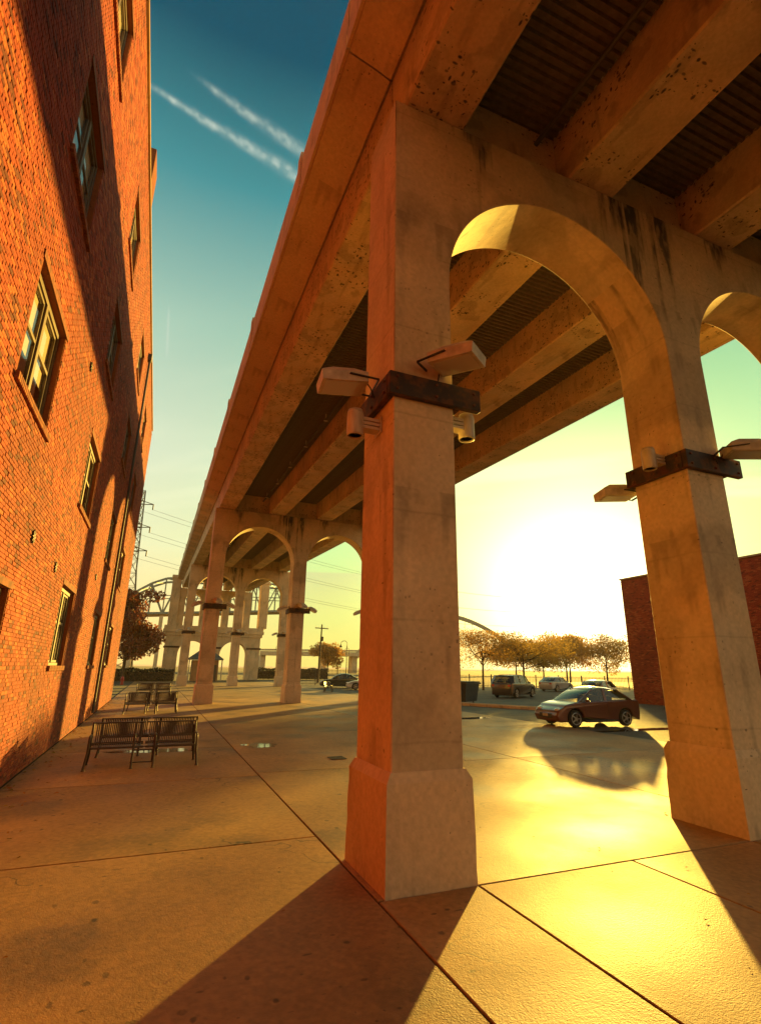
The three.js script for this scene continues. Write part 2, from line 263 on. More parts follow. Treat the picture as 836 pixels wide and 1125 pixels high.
for (let s = 0; s < 4; s++) {
  const z0 = ENDS[s] - .015, z1 = ENDS[s + 1] + .015;
  for (let k = 0; k < 4; k++) {            // box girders with a chamfered lower edge
    const a = 2.42 + k * 3.06, b = a + 1.0, pts = [[a + .03, 10.05], [b - .03, 10.05], [b, 10.08], [b + .02, 11.14], [a - .02, 11.14], [a, 10.08]];
    const sec = z => pts.map(([x, y]) => [x, y, z]); const g = ramp(loft([sec(z0), sec((z0 + z1) / 2), sec(z1)])); g.computeVertexNormals();
    part('girder', metreUV(g, k * .9, s * .6), M.girder, viaduct);
  }
  for (let k = 0; k < 3; k++) {            // corrugated steel decking between them
    const a = 3.45 + k * 3.06, b = a + 2.02, P = .14, n = Math.floor((z0 - z1) / P), pos = [], prof = [[0, 11.195], [.05, 11.195], [.07, 11.13], [.12, 11.13]];
    const q = []; for (let i = 0; i < n; i++) for (const [o, y] of prof) q.push([z0 - i * P - o, y]); q.push([z1, 11.17]);
    for (let i = 0; i + 1 < q.length; i++) { const [za, ya] = q[i], [zb, yb] = q[i + 1]; pos.push(a, ya, za, a, yb, zb, b, yb, zb, a, ya, za, b, yb, zb, b, ya, za); }
    const g = new THREE.BufferGeometry(); g.setAttribute('position', new THREE.Float32BufferAttribute(pos, 3)); metreUV(g); ramp(g);
    part('metal_decking', g, M.deckMetal, viaduct);
  }
  const flat = (pts, name, mat, n = 1) => { const sec = z => pts.map(([x, y]) => [x, y, z]); part(name, metreUV(ramp(loft([sec(z0), sec(z1)])), s, 0), mat, viaduct); };
  flat([[1.66, 11.36], [2.1, 11.24], [2.36, 11.145], [2.44, 11.21], [12.56, 11.21], [12.64, 11.145], [12.9, 11.24], [13.34, 11.36], [13.34, 11.55], [1.66, 11.55]].map(p => p), 'deck_slab', M.concrete);
  for (const sx of [1, -1]) {              // edge beam with a drip groove, parapet panels
    const X = v => sx > 0 ? v : 15 - v, o = p => sx > 0 ? p : p.slice().reverse();
    flat(o([[X(1.60), 11.42], [X(1.655), 11.42], [X(1.655), 11.74], [X(1.60), 11.74]]), 'edge_beam', M.concrete);
    const L = (z0 - z1) / 4; for (let k = 0; k < 4; k++) { const a = z0 - k * L - .012, b = z0 - (k + 1) * L + .012, sec = z => o([[X(1.62), 11.745], [X(1.86), 11.745], [X(1.86), 12.62], [X(1.62), 12.62]]).map(([x, y]) => [x, y, z]); part('parapet_panel', metreUV(ramp(loft([sec(a), sec(b)]))), M.concrete, viaduct); }
    for (let k = 0; k < 4; k++) { const z = z0 - (k + .5) * L; part('parapet_post', box(X(1.59), X(1.92), 11.75 + rise(z), 12.78 + rise(z), z - .14, z + .14, .015), M.concrete, viaduct); }
  }
}
// pipe run and hangers under the deck
{ const g = ramp(tube([[5.05, 10.85, 20], [5.05, 10.85, -5], [5.05, 10.85, -30], [5.05, 10.85, -80]], .045, 60, 8)); part('conduit', g, M.darkSteel, viaduct);
  for (let z = 16; z > -60; z -= 3.1) part('hanger', join([box(5.03, 5.07, 10.88 + rise(z), 11.1 + rise(z), z - .015, z + .015), box(4.97, 5.13, 10.78 + rise(z), 10.81 + rise(z), z - .03, z + .03)]), M.fixture, viaduct); }

// ------------------------------------------------------------------ flood lights and tube lights on the collars
function floodlight(pos, turn, tilt, label, group) {
  const t = thing('floodlight', label, 'floodlight', pos, turn, group), head = new THREE.Group(); head.name = 'housing_head'; head.rotation.x = tilt; t.add(head);
  const ring = (y, w, d) => [[-w, y, d], [w, y, d], [w, y, -d], [-w, y, -d]];
  part('housing', loft([ring(-.09, .2, .29), ring(.04, .205, .295), ring(.055, .19, .28), ring(.13, .12, .14)]), M.fixture, head);
  part('lens', box(-.165, .165, -.098, -.092, -.25, .25), M.lens, head);
  part('yoke', join([bar([-.22, .0, -.05], [-.22, -.06, -.42], .03, .012), bar([.22, .0, -.05], [.22, -.06, -.42], .03, .012), bar([-.22, -.06, -.42], [.22, -.06, -.42], .012, .03)]), M.fixtureDark, head);
  part('cable', tube([[.1, 0, -.28], [.16, -.14, -.34], [.06, -.2, -.41], [0, -.1, -.46]], .009, 16, 6), M.trim, t);
  return t;
}
function tubeLight(pos, turn, label, group) {
  const t = thing('tube_light', label, 'wall light', pos, turn, group);
  const pts = [[.001, -.17], [.085, -.17], [.085, -.19], [.1, -.19], [.105, -.17], [.105, .1], [.1, .11], [.1, .13], [.09, .16], [.001, .17]].map(p => new THREE.Vector2(...p));
  part('shade', new THREE.LatheGeometry(pts, 22), M.fixture, t); part('lens', cyl(.083, .083, .01, 0, -.165, 0, 20), M.lens, t);
  part('arm', join([0, 1, 2].map(k => box(-.075, .075, -.09 + k * .055, -.045 + k * .055, -.3, -.08, .008))), M.fixture, t);
  part('mount_plate', box(-.1, .1, -.12, .1, -.318, -.298, .004), M.fixture, t);
  return t;
}
{
  const z1 = PIERS[1];
  floodlight([1.76, 5.50, -5.62], -Math.PI / 2 - .1, .1, 'boxy floodlight facing the brick wall, on the nearest pillar collar', 'floodlights on the pillar collars');
  floodlight([2.92, 5.62, -4.74], .6, .08, 'boxy floodlight sitting on the front of the nearest pillar collar', 'floodlights on the pillar collars');
  tubeLight([1.93, 4.93, -5.55], -Math.PI / 2, 'cylindrical downlight below the collar on the left side of the nearest pillar', 'cylinder lights on the pillars');
  tubeLight([3.39, 5.06, -5.32], Math.PI / 2, 'cylindrical downlight on the right side of the nearest pillar', 'cylinder lights on the pillars');
  floodlight([8.12, 5.36, -4.74], 1.0, .06, 'boxy floodlight on the front of the right pillar collar, cut by the frame edge', 'floodlights on the pillar collars');
  floodlight([7.1, 5.0, -6.42], -1.9, .05, 'boxy floodlight behind the left end of the right pillar collar', 'floodlights on the pillar collars');
  tubeLight([6.84, 5.26, -5.45], -Math.PI / 2, 'cylindrical downlight on the left side of the right pillar', 'cylinder lights on the pillars');
  const where = ['left', 'middle', 'right'];
  for (const i of [2, 3]) for (const [k, c] of COLS.entries()) {
    const far = i === 2 ? 'second' : 'third', z = PIERS[i];
    floodlight([c - .86, 5.42, z - .45], -Math.PI / 2, .4, `small floodlight on the left of the ${where[k]} column, ${far} pier`, 'floodlights on the pillar collars');
    floodlight([c + .98, 5.42, z - .3], Math.PI / 2, .4, `small floodlight on the right of the ${where[k]} column, ${far} pier`, 'floodlights on the pillar collars');
    floodlight([c + .2, 5.58, z + .3], .3, .35, `small floodlight on the front of the ${where[k]} column, ${far} pier`, 'floodlights on the pillar collars');
  }
}

// ------------------------------------------------------------------ far double-tier pier that carries the end of the viaduct
{
  const t = thing('two_tier_pier', 'pale two tier arched pier at the far end of the viaduct', 'pier', [0, 0, -86]);
  const tier = (y0, y1, xs, half, d) => { const s = new THREE.Shape(); const n = xs.length; s.moveTo(xs[0] - half, y0);
    for (let k = 0; k < n - 1; k++) { const a = xs[k] + half, b = xs[k + 1] - half, r = (b - a) / 2, sp = y1 - .7 - r; s.lineTo(a, y0); s.lineTo(a, sp); s.absarc((a + b) / 2, sp, r, Math.PI, 0, true); s.lineTo(b, y0); }
    s.lineTo(xs[n - 1] + half, y0); s.lineTo(xs[n - 1] + half, y1); s.lineTo(xs[0] - half, y1); s.closePath();
    return toCreasedNormals(metreUV(new THREE.ExtrudeGeometry(s, { depth: d, bevelEnabled: false, curveSegments: 20 }).translate(0, 0, -d / 2)), .5); };
  part('lower_tier', tier(0, 6.3, [1.9, 7.9, 13.9], .95, 2.0), M.concrete, t);
  part('entablature', join([box(.7, 15.1, 6.3, 6.75, -1.15, 1.15, .03), box(.5, 15.3, 6.75, 7.25, -1.3, 1.3, .05), box(.6, 15.2, 7.25, 7.75, -1.2, 1.2, .03)]), M.concrete, t);
  part('upper_tier', tier(7.75, 13.4, [2.6, 5.9, 9.2, 12.5], .5, 1.4), M.concrete, t);
  for (const x of [.95, 14.4]) part('end_pylon', join([box(x, x + 1.3, 7.75, 14.8, -.9, .9, .04), box(x - .12, x + 1.42, 14.8, 15.3, -1.02, 1.02, .04)]), M.concrete, t);
  for (const x of [1.9, 7.9, 13.9]) part('collar', box(x - 1.1, x + 1.1, 4.5, 4.75, -1.12, 1.12, .02), M.collar, t);
}

// ------------------------------------------------------------------ brick buildings
const BR = { L: .181, H: .054, PL: .19, PH: .0625 };
function brickGeo(l, h, d = .03, b = .005) {  // face towards +x, 18 triangles
  const r = (x, e) => [[x, -h / 2 + e, l / 2 - e], [x, -h / 2 + e, -l / 2 + e], [x, h / 2 - e, -l / 2 + e], [x, h / 2 - e, l / 2 - e]];
  return loft([r(0, 0), r(d - b, 0), r(d, b)]);
}
const brickTone = (y, z, R, s) => {
  const p = fbm(z * .05 + 3, y * .05 + 2, 8, 4, s), q = fbm(z * .3 + 1, y * .3 + 5, 32, 3, s + 3), v = R(), d = R();
  const c = new THREE.Color().setRGB(mix(.28, .44, v * .6 + p * .4), mix(.028, .068, v * .5 + q * .5), mix(.006, .014, v));
  c.multiplyScalar(mix(.42, 1.5, fbm(z * .045 + 9, y * .06 + 1, 16, 5, s + 9) * .7 + q * .3)); if (d < .1) c.multiplyScalar(.45); else if (d > .93 || (p > .58 && d > .7)) c.setRGB(.5, .125, .035); return c;
};
function brickFace(parent, x, zA, zB, H, holes, seed, singles, bond = 1) {  // face at plane x looking along +x (bond 1) or -x (-1)
  const R = rngOf(seed), geo = brickGeo(BR.L, BR.H), half = brickGeo(BR.L / 2 - .005, BR.H), list = [], halves = [];
  for (let r = 0, y = .045; y < H - .03; r++, y += BR.PH) for (let z = zA - (r % 2 ? 0 : BR.PL / 2); z > zB + .05; z -= BR.PL) {
    const zz = z - BR.L / 2, hit = (a, b) => holes.some(h => y > h.y0 - .036 && y < h.y1 + .036 && b < h.zn + .003 && a > h.zf - .003);
    const c = brickTone(y, zz, R, seed);
    const e = { y, z: zz, c, dx: (R() - .5) * .009, rz: (R() - .5) * .03 };
    if (!hit(zz + BR.L / 2, zz - BR.L / 2)) list.push(e);
    else for (const o of [-1, 1]) { const hz = zz + o * BR.L / 4; if (!hit(hz + .05, hz - .05)) halves.push({ ...e, z: hz }); }
  }
  let own = [];
  if (singles) {
    const v = new THREE.Vector3(); for (const b of list) { v.set(x, b.y, b.z); b.d = v.distanceTo(camera.position); v.project(camera); b.in = Math.abs(v.x) < 1.01 && Math.abs(v.y) < 1.01 && b.z < 0; }
    own = list.filter(b => b.in).sort((a, b) => a.d - b.d).slice(0, singles); const set = new Set(own); for (let i = list.length - 1; i >= 0; i--) if (set.has(list[i])) list.splice(i, 1);
    const tones = []; for (let k = 0; k < 12; k++) { const m = M.brick.clone(); m.color.copy(own[k * 7 % own.length].c); tones.push(m); }
    own.forEach((b, k) => { const m = part('brick', geo, tones[k % 12], parent, [x + b.dx, b.y, b.z]); m.rotation.z = b.rz; });
  }
  for (const [arr, g] of [[list, geo], [halves, half]]) {
    const im = new THREE.InstancedMesh(g, M.brick, arr.length), o = new THREE.Object3D(); im.name = g === geo ? 'brickwork' : 'cut_brickwork'; im.castShadow = im.receiveShadow = true; im.userData.kind = 'stuff';
    arr.forEach((b, i) => { o.position.set(x + b.dx * bond, b.y, b.z); o.rotation.set(0, bond > 0 ? 0 : Math.PI, b.rz); o.updateMatrix(); im.setMatrixAt(i, o.matrix); im.setColorAt(i, b.c); });
    parent.add(im);
  }
}
{
  const X = -2.14, H = 17.1, zN = 14, zF = -36;
  const t = thing('brick_building', 'tall old brick building along the left side of the plaza', 'building');
  const holes = [], cols = [6.2, -.9, -7.35, -13.55, -20.7, -27.6];
  for (const [r, [y0, y1]] of [[1.95, 3.72], [5.62, 7.43], [9.5, 11.3], [13.35, 15.1]].entries()) for (const zn of cols) {
    if (r === 0 && zn === -7.35) { holes.push({ y0: 1.95, y1: 3.05, zn: -7.3, zf: -9.25, r }); continue; }
    holes.push({ y0, y1, zn, zf: zn - (r === 0 ? 1.9 : 2.0), r });
  }
  const s = new THREE.Shape([[-zN, 0], [-zF, 0], [-zF, H], [-zN, H]].map(p => new THREE.Vector2(...p)));
  for (const h of holes) s.holes.push(new THREE.Path([[-h.zn, h.y0], [-h.zf, h.y0], [-h.zf, h.y1], [-h.zn, h.y1]].map(p => new THREE.Vector2(...p))));
  const wall = new THREE.ExtrudeGeometry(s, { depth: .42, bevelEnabled: false }).rotateY(Math.PI / 2).translate(X - .42, 0, 0);
  const w = part('wall', metreUV(wall), M.mortar, t);
  brickFace(w, X - .018, zN, zF, H, holes, 21, 300);
  part('end_wall', box(X - 12, X - .425, 0, H, zF, zF + .4), M.mortar, t);
  part('rear_wall', box(X - 12.4, X - 12.003, 0, H, zF, zN), M.mortar, t);
  part('near_end_wall', box(X - 12, X - .425, 0, H, zN - .4, zN), M.mortar, t);
  part('roof', box(X - 12.4, X - .02, H + .003, H + .2, zF, zN), M.stone, t);
  for (let z = zN, k = 0; z > zF + .3; z -= 1.2, k++) part('coping_stone', box(X - .5, X + .05, H + .203, H + .32, z, Math.max(zF, z - 1.19), .01), M.stone, t);
  part('chimney', box(X - .5, X + .01, H + .32, H + 2.0, -15.6, -16.8, .02), M.mortar, t);
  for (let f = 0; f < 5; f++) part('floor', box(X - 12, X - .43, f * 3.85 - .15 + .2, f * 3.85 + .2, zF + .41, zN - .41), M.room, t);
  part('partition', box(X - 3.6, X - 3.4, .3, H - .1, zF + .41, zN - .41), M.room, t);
  const rl = brickGeo(.064, .11, .05, .006), sillTones = [[.36, .11, .04], [.28, .08, .03], [.42, .15, .06]].map(c => { const m = M.brick.clone(); m.color.setRGB(...c); return m; });
  for (const [k, h] of holes.entries()) {
    const win = new THREE.Group(); win.name = 'window'; t.add(win); const xr = X - .085, wz = h.zn - h.zf, m = (h.zn + h.zf) / 2;
    const fr = [];
    const f = (z0, z1, y0, y1, d = .07) => fr.push(box(xr - d, xr, y0, y1, z0, z1, .008));
    f(h.zn, h.zn - .08, h.y0, h.y1, .09); f(h.zf, h.zf + .08, h.y0, h.y1, .09); f(h.zn - .081, h.zf + .081, h.y1, h.y1 - .09, .088); f(h.zn - .081, h.zf + .081, h.y0, h.y0 + .07, .088); f(m - .06, m + .06, h.y0 + .071, h.y1 - .091, .086);
    part('frame', join(fr), M.frame, win);
    for (const [a, b] of [[h.zn - .081, m + .061], [m - .061, h.zf + .081]]) {
      const q = [], ym = (h.y0 + h.y1) / 2 + .1; const g2 = (z0, z1, y0, y1) => q.push(box(xr - .07, xr - .03, y0, y1, z0, z1, .006));
      g2(a, a - .05, h.y0 + .072, h.y1 - .092); g2(b, b + .05, h.y0 + .072, h.y1 - .092); g2(a - .051, b + .051, ym - .03, ym + .03); g2(a - .051, b + .051, h.y0 + .072, h.y0 + .13); g2(a - .051, b + .051, h.y1 - .092, h.y1 - .14);
      if (h.r === 0) g2((a + b) / 2 - .015, (a + b) / 2 + .015, h.y0 + .131, ym - .031), g2((a + b) / 2 - .014, (a + b) / 2 + .014, ym + .031, h.y1 - .141);
      part('sash', join(q), M.frame, win);
      for (const [y0, y1] of [[h.y0 + .1, ym], [ym, h.y1 - .1]]) part('pane', metreUV(new THREE.PlaneGeometry(a - b - .04, y1 - y0).rotateY(Math.PI / 2).translate(xr - .05, (y0 + y1) / 2, (a + b) / 2)), M.glass, win);
    }
    if (h.r > 0) part('reflection_panel', box(xr - .1, xr - .094, h.y0 + (k % 3 === 0 ? .95 : .7), h.y1, h.zn - .05, h.zf + .05), M.reflection_panel, win);  // added pale panel imitating the bright reflection in the upper panes
    const n = Math.floor((wz + .24) / .074);                 // sill of bricks on edge, sloping out
    const sill = new THREE.Group(); sill.name = 'sill'; t.add(sill);
    part('sill_bed', box(X - .2, X + .028, h.y0 - .1, h.y0 - .02, h.zn + .1, h.zf - .1), M.mortar, sill);
    if (h.zn < 0) for (let i = 0; i < n; i++) { const b = part('brick', rl, sillTones[i * 7 % 5 % 3], sill, [X + .02, h.y0 - .055, h.zn + .11 - i * .074 - .03]); }
    part('lintel', box(X - .02, X + .03, h.y1 + .002, h.y1 + .12, h.zn + .1, h.zf - .1, .006), sillTones[1], t);
  }
  for (const [y, z] of [[4.0, -9.9], [3.88, -12.2], [8.3, -11.8], [4.7, -19]]) { const a = []; for (let k = 0; k < 4; k++) a.push(bar([X + .03, y + .11 * Math.cos(k * .785), z + .11 * Math.sin(k * .785)], [X + .03, y - .11 * Math.cos(k * .785), z - .11 * Math.sin(k * .785)], .03, .02)); part('wall_anchor', join(a), M.darkSteel, t); }
  part('downpipe', join([cyl(.05, .05, 15.9, X + .1, 8.1, -24.6, 12), box(X - .02, X + .18, 16.05, 16.4, -24.75, -24.45, .02)]), M.darkSteel, t);
}
{
  const t = thing('brick_warehouse', 'low brick building behind the right pillar, at the car park', 'building');
  part('wall', box(30.02, 46, -.1, 8.25, -27.6, 8), M.mortar, t);
  brickFace(t, 30.045, -6, -27.58, 8.2, [], 47, 0, -1);
  for (let z = 8; z > -27; z -= 2) part('coping_stone', box(29.93, 30.3, 8.253, 8.36, z, Math.max(-27.68, z - 1.985), .01), M.stone, t);
}

// ------------------------------------------------------------------ benches: back to back pairs of two-seaters
function bench(pos, turn, label) {
  const t = thing('bench', label, 'bench', pos, turn, 'metal benches beside the brick wall'), W = 1.0;
  for (const [a, b] of [[-W, -.02], [.02, W]]) {
    const back = [], seat = []; const lean = y => -.33 - (y - .42) * .22;
    for (let x = a + .06; x < b - .03; x += .036) { back.push(bar([x, .47, lean(.47)], [x, .86, lean(.86)], .022, .008)); seat.push(bar([x, .435, -.3], [x, .425, .14], .022, .008)); }
    part('backrest', join([...back, bar([a, .87, lean(.87)], [b, .87, lean(.87)], .035, .03, .008), bar([a, .46, lean(.46)], [b, .46, lean(.46)], .03, .025, .006)]), M.bench, t);
    part('seat', join([...seat, bar([a, .43, -.31], [b, .43, -.31], .035, .03, .006), bar([a, .415, .15], [b, .415, .15], .04, .045, .012)]), M.bench, t);
  }
  for (const x of [-W - .02, -.2, .2, W + .02]) {
    const out = x < -.5 ? -.03 : x > .5 ? .03 : 0;
    part('arm_frame', tube([[x + out, .015, .26], [x, .36, .2], [x, .58, .17], [x, .645, .08], [x, .65, -.12], [x, .62, -.34]], .022, 26, 8), M.bench, t);
    part('leg', tube([[x, .88, -.435], [x, .5, -.35], [x, .25, -.36], [x + out, .015, -.44]], .022, 20, 8), M.bench, t);
    for (const z of [.26, -.44]) part('foot', cyl(.03, .035, .016, x + out, .008, z, 10), M.bench, t);
  }
  t.scale.y = .93;
  part('stretcher', join([bar([-.2, .12, .24], [.2, .12, .24], .025, .025), bar([-.2, .36, .2], [.2, .36, .2], .03, .03)]), M.bench, t);
  return t;
}
for (const [z, n, x] of [[-12.75, 'nearest', 0], [-25.9, 'middle', .05], [-39.4, 'farthest', .12]]) {
  bench([x, 0, z], .02, `dark metal bench facing the camera, ${n} of the back to back pairs`);
  bench([x + .08, 0, z - 1.8], Math.PI + .02, `dark metal bench facing away, ${n} of the back to back pairs`);
}
{ const b = bench([14.1, 0, -45.2], 1.2, 'dark bench at the plaza edge before the two parked cars'); b.userData.group = undefined; delete b.userData.group; }

// ------------------------------------------------------------------ puddles, leaf litter, drain
function blob(cx, cz, rx, rz, seed, y = .004) { const s = new THREE.Shape(), R = rngOf(seed), ph = [R() * 6, R() * 6, R() * 6]; for (let i = 0; i <= 40; i++) { const a = i / 40 * Math.PI * 2, k = 1 + .22 * Math.sin(2 * a + ph[0]) + .16 * Math.sin(3 * a + ph[1]) + .08 * Math.sin(7 * a + ph[2]); const p = [Math.cos(a) * rx * k, Math.sin(a) * rz * k]; i ? s.lineTo(...p) : s.moveTo(...p); } return metreUV(new THREE.ShapeGeometry(s, 1).rotateX(-Math.PI / 2).translate(cx, y, cz)); }
for (const a of [[2.85, -15.0, .5, .33, 3], [.2, -14.8, 1.1, .25, 5], [16.2, -15.2, 2.6, .35, 8, -.02], [19.3, -13.9, 1.5, .3, 9, -.02], [12.2, -20.5, 1.2, .5, 12]]) structure(part('puddle', blob(...a), M.water), 'puddle');
{
  const R = rngOf(77), n = 620, leaf = new THREE.BufferGeometry(); leaf.setAttribute('position', new THREE.Float32BufferAttribute([0, 0, -.03, .014, .006, -.012, 0, .003, 0, .014, .006, -.012, .016, .009, .008, 0, .003, 0, .016, .009, .008, 0, .004, .032, 0, .003, 0, 0, 0, -.03, 0, .003, 0, -.014, .008, -.012, -.014, .008, -.012, 0, .003, 0, -.016, .005, .008, -.016, .005, .008, 0, .003, 0, 0, .004, .032], 3)); leaf.computeVertexNormals(); metreUV(leaf);
  const im = new THREE.InstancedMesh(leaf, std({ color: lin(1, 1, 1), roughness: 1, side: THREE.DoubleSide }), n), o = new THREE.Object3D(), c = new THREE.Color();
  for (let i = 0; i < n; i++) { const w = i < 430; o.position.set(w ? -2.05 + R() ** 2.2 * 1.0 : R() * 13 - 1.5, .006, w ? -5 - R() * 32 : -1.5 - R() * 30); o.rotation.set((R() - .5) * .6, R() * 6.3, (R() - .5) * .6); o.scale.setScalar((w ? .5 : .3) + R() * (w ? 1 : .45)); o.updateMatrix(); im.setMatrixAt(i, o.matrix); c.setRGB(.2 + R() * .2, .1 + R() * .1, .03); im.setColorAt(i, c); }
  im.name = 'leaf_litter'; im.userData = { kind: 'stuff', label: 'dry fallen leaves along the foot of the brick wall', category: 'leaves' }; im.castShadow = im.receiveShadow = true; scene.add(im);
}
{ const t = thing('drain_grate', 'small dark drain grate in the paving past the nearest pillar', 'drain', [4.13, .002, -12.45]); part('grate_frame', join([box(-.3, .3, 0, .014, .26, .3), box(-.3, .3, 0, .014, -.3, -.26), box(-.3, -.26, 0, .0138, -.259, .259), box(.26, .3, 0, .0138, -.259, .259)]), M.darkSteel, t); part('grate_bars', join([...Array(8)].map((_, i) => box(-.22 + i * .06, -.19 + i * .06, .001, .012, -.258, .258))), M.darkSteel, t); part('pit', box(-.259, .259, .0002, .0008, -.259, .259), M.joint, t); t.scale.set(.6, 1, .6); }

// ------------------------------------------------------------------ cars
const paint = (r, g, b) => new THREE.MeshPhysicalMaterial({ color: lin(r, g, b), roughness: .35, metalness: .2, clearcoat: 1, clearcoatRoughness: .06 });
function car(pos, turn, p, body, label, category, group) {   // length along x, front towards -x
  const t = thing(category === 'car' ? 'parked_car' : 'parked_suv', label, category, pos, turn, group), L = p.L, w = p.W / 2, r = p.r, f = -L / 2 + p.f, b = L / 2 - p.b, gy = .2;
  const s = new THREE.Shape(); s.moveTo(-L / 2 + .1, gy); s.lineTo(f - r - .05, gy); s.absarc(f, r, r + .05, Math.PI - .1, .1, true); s.lineTo(b - r - .05, gy); s.absarc(b, r, r + .05, Math.PI - .1, .1, true); s.lineTo(L / 2 - .08, gy + .02); s.quadraticCurveTo(L / 2 + .02, gy + .2, L / 2 - .01, p.tail - .14); s.quadraticCurveTo(L / 2 - .04, p.tail, L / 2 - .2, p.tail + .01); s.lineTo(p.c3, p.tail + .02); s.splineThru([[p.c0 + .3, p.hood + .05], [p.c0 - .1, p.hood + .01], [mix(p.c0, -L / 2, .5), p.hood - .06], [-L / 2 + .3, p.hood - .15], [-L / 2 + .09, p.hood - .27], [-L / 2 + .01, p.hood - .42]].map(v => new THREE.Vector2(...v))); s.quadraticCurveTo(-L / 2 - .03, gy + .25, -L / 2 + .02, gy + .12); s.closePath();
  const bev = .09, g = new THREE.ExtrudeGeometry(s, { depth: p.W - 2 * bev, bevelEnabled: true, bevelSize: bev * .5, bevelOffset: -bev * .5, bevelThickness: bev, bevelSegments: 4, curveSegments: 12 }).translate(0, 0, -w + bev);
  const q = g.attributes.position; for (let i = 0; i < q.count; i++) { const x = q.getX(i), e = Math.max(0, Math.abs(x) - L / 2 + .75) / .75; q.setZ(i, q.getZ(i) * (1 - .13 * e * e)); } g.computeVertexNormals();
  part('body', toCreasedNormals(metreUV(g), .7), body, t);
  const belt = x => mix(p.hood, p.tail, (x - p.c0) / (p.c3 - p.c0)) - .03, wb = w - .07, wt = w - .26;
  const c0 = p.c0, c1 = p.c1, c2 = p.c2, c3 = p.c3, H = p.H;
  const st = (x, y, hw) => [x, y, hw], ringAt = (x, yb, yt, hb, ht) => [[x, yb, hb], [x, yb, -hb], [x, yt, -ht], [x, yt, ht]];
  const top = new THREE.SplineCurve([[c0 - .05, belt(c0) + .02], [mix(c0, c1, .5), mix(belt(c0), H, .62)], [c1, H - .07], [mix(c1, c2, .4), H], [c2 - .05, H - .06], [mix(c2, c3, .55), mix(H, belt(c3), .5)], [c3 + .03, belt(c3) + .05]].map(v => new THREE.Vector2(...v))).getPoints(22);
  const hwAt = y => mix(wb, wt, Math.min(1, Math.max(0, (y - belt(0)) / (H - belt(0)))));
  part('greenhouse', toCreasedNormals(loft(top.map(v => { const e = Math.max(0, Math.abs(v.x - (c1 + c2) / 2) / (c3 - c0) * 2 - .55) * .22, hb = wb - e, ht = Math.min(hb - .01, hwAt(v.y) - e), yb = Math.min(belt(v.x), v.y - .02); return [[v.x, yb, hb], [v.x, yb, -hb], [v.x, v.y - .03, -ht - .02], [v.x, v.y + .004, -ht + .1], [v.x, v.y + .004, ht - .1], [v.x, v.y - .03, ht + .02]]; })), .9), M.carGlass, t);
  part('roof', toCreasedNormals(loft(top.filter(v => v.x > c1 - .08 && v.x < c2 + .12).map(v => { const ht = hwAt(v.y) + .015; return [[v.x, v.y - .05, ht + .01], [v.x, v.y - .05, -ht - .01], [v.x, v.y - .015, -ht], [v.x, v.y + .018, -ht + .12], [v.x, v.y + .026, 0], [v.x, v.y + .018, ht - .12], [v.x, v.y - .015, ht]]; })), .9), body, t);
  for (const z of [1, -1]) {
    const pl = (xa, ya, xb, yb, k = .06) => { const za = z * mix(wb + .012, wt + .03, (ya - belt(xa)) / (H - belt(xa))), zb = z * mix(wb + .012, wt + .03, (yb - belt(xb)) / (H - belt(xb))); return bar([xa, ya, za], [xb, yb, zb], k, .03); };
    part('pillar', pl(c0 + .05, belt(c0) + .02, c1, H - .04, .07), body, t); part('pillar', pl((c1 + c2) / 2 - .05, belt(0), (c1 + c2) / 2, H - .03, .09), body, t); part('pillar', pl(c3 - .08, belt(c3) + .03, c2, H - .06, .3), body, t);
    part('headlight', new THREE.SphereGeometry(.13, 12, 8).scale(1.2, .55, 1).translate(-L / 2 + .2, p.hood - .24, z * (w - .28)), M.lamp, t);
    part('tail_light', box(L / 2 - .12, L / 2 + .005, p.tail - .26, p.tail - .1, z * (w - .36), z * (w - .13), .03), M.redLamp, t);
    part('mirror', new THREE.SphereGeometry(.1, 10, 8).scale(.7, .6, 1).translate(c0 + .42, belt(c0) + .12, z * (w + .08)), body, t);
    part('door_handle', box((c1 + c2) / 2 + .02, (c1 + c2) / 2 + .2, p.tail - .13, p.tail - .1, z * (w - .004), z * (w + .02)), body, t);
    part('sill_trim', box(f + r + .1, b - r - .1, gy - .02, gy + .07, z * (w - .05), z * (w + .006), .02), M.trim, t);
    for (const x of [f, b]) {
      const wh = new THREE.Group(); wh.name = 'wheel'; wh.position.set(x, r, z * (w - .11)); t.add(wh);
      part('tyre', new THREE.TorusGeometry(r - .075, .075, 10, 28).scale(1, 1, 1.35), M.tyre, wh); part('well', cyl(r - .07, r - .07, .12, 0, 0, 0, 24).rotateX(Math.PI / 2).translate(0, 0, -z * .03), M.trim, wh);
      const sp = []; for (let k = 0; k < 5; k++) { const a = k * 1.2566; sp.push(bar([Math.cos(a) * .04, Math.sin(a) * .04, z * .09], [Math.cos(a) * (r - .09), Math.sin(a) * (r - .09), z * .075], .06, .03)); }
      part('rim', join([...sp, metreUV(new THREE.TorusGeometry(r - .105, .02, 6, 28).translate(0, 0, z * .08)), cyl(.06, .06, .03, 0, 0, 0, 12).rotateX(Math.PI / 2).translate(0, 0, z * .09)]), M.rim, wh);
    }
  }
  for (const x of [c1 + .25, c2 - .25]) for (const z of [-.38, .38]) { const yb = belt(0) - .15; part('seat', join([box(x, x + .14, yb, yb + .38, z - .24, z + .24, .05), box(x + .03, x + .12, yb + .4, yb + .53, z - .12, z + .12, .03)]), M.trim, t); }
  part('steering_wheel', metreUV(new THREE.TorusGeometry(.16, .015, 6, 18).rotateY(Math.PI / 2 - .3).translate(c1 - .2, belt(c1) + .02, .36)), M.trim, t);
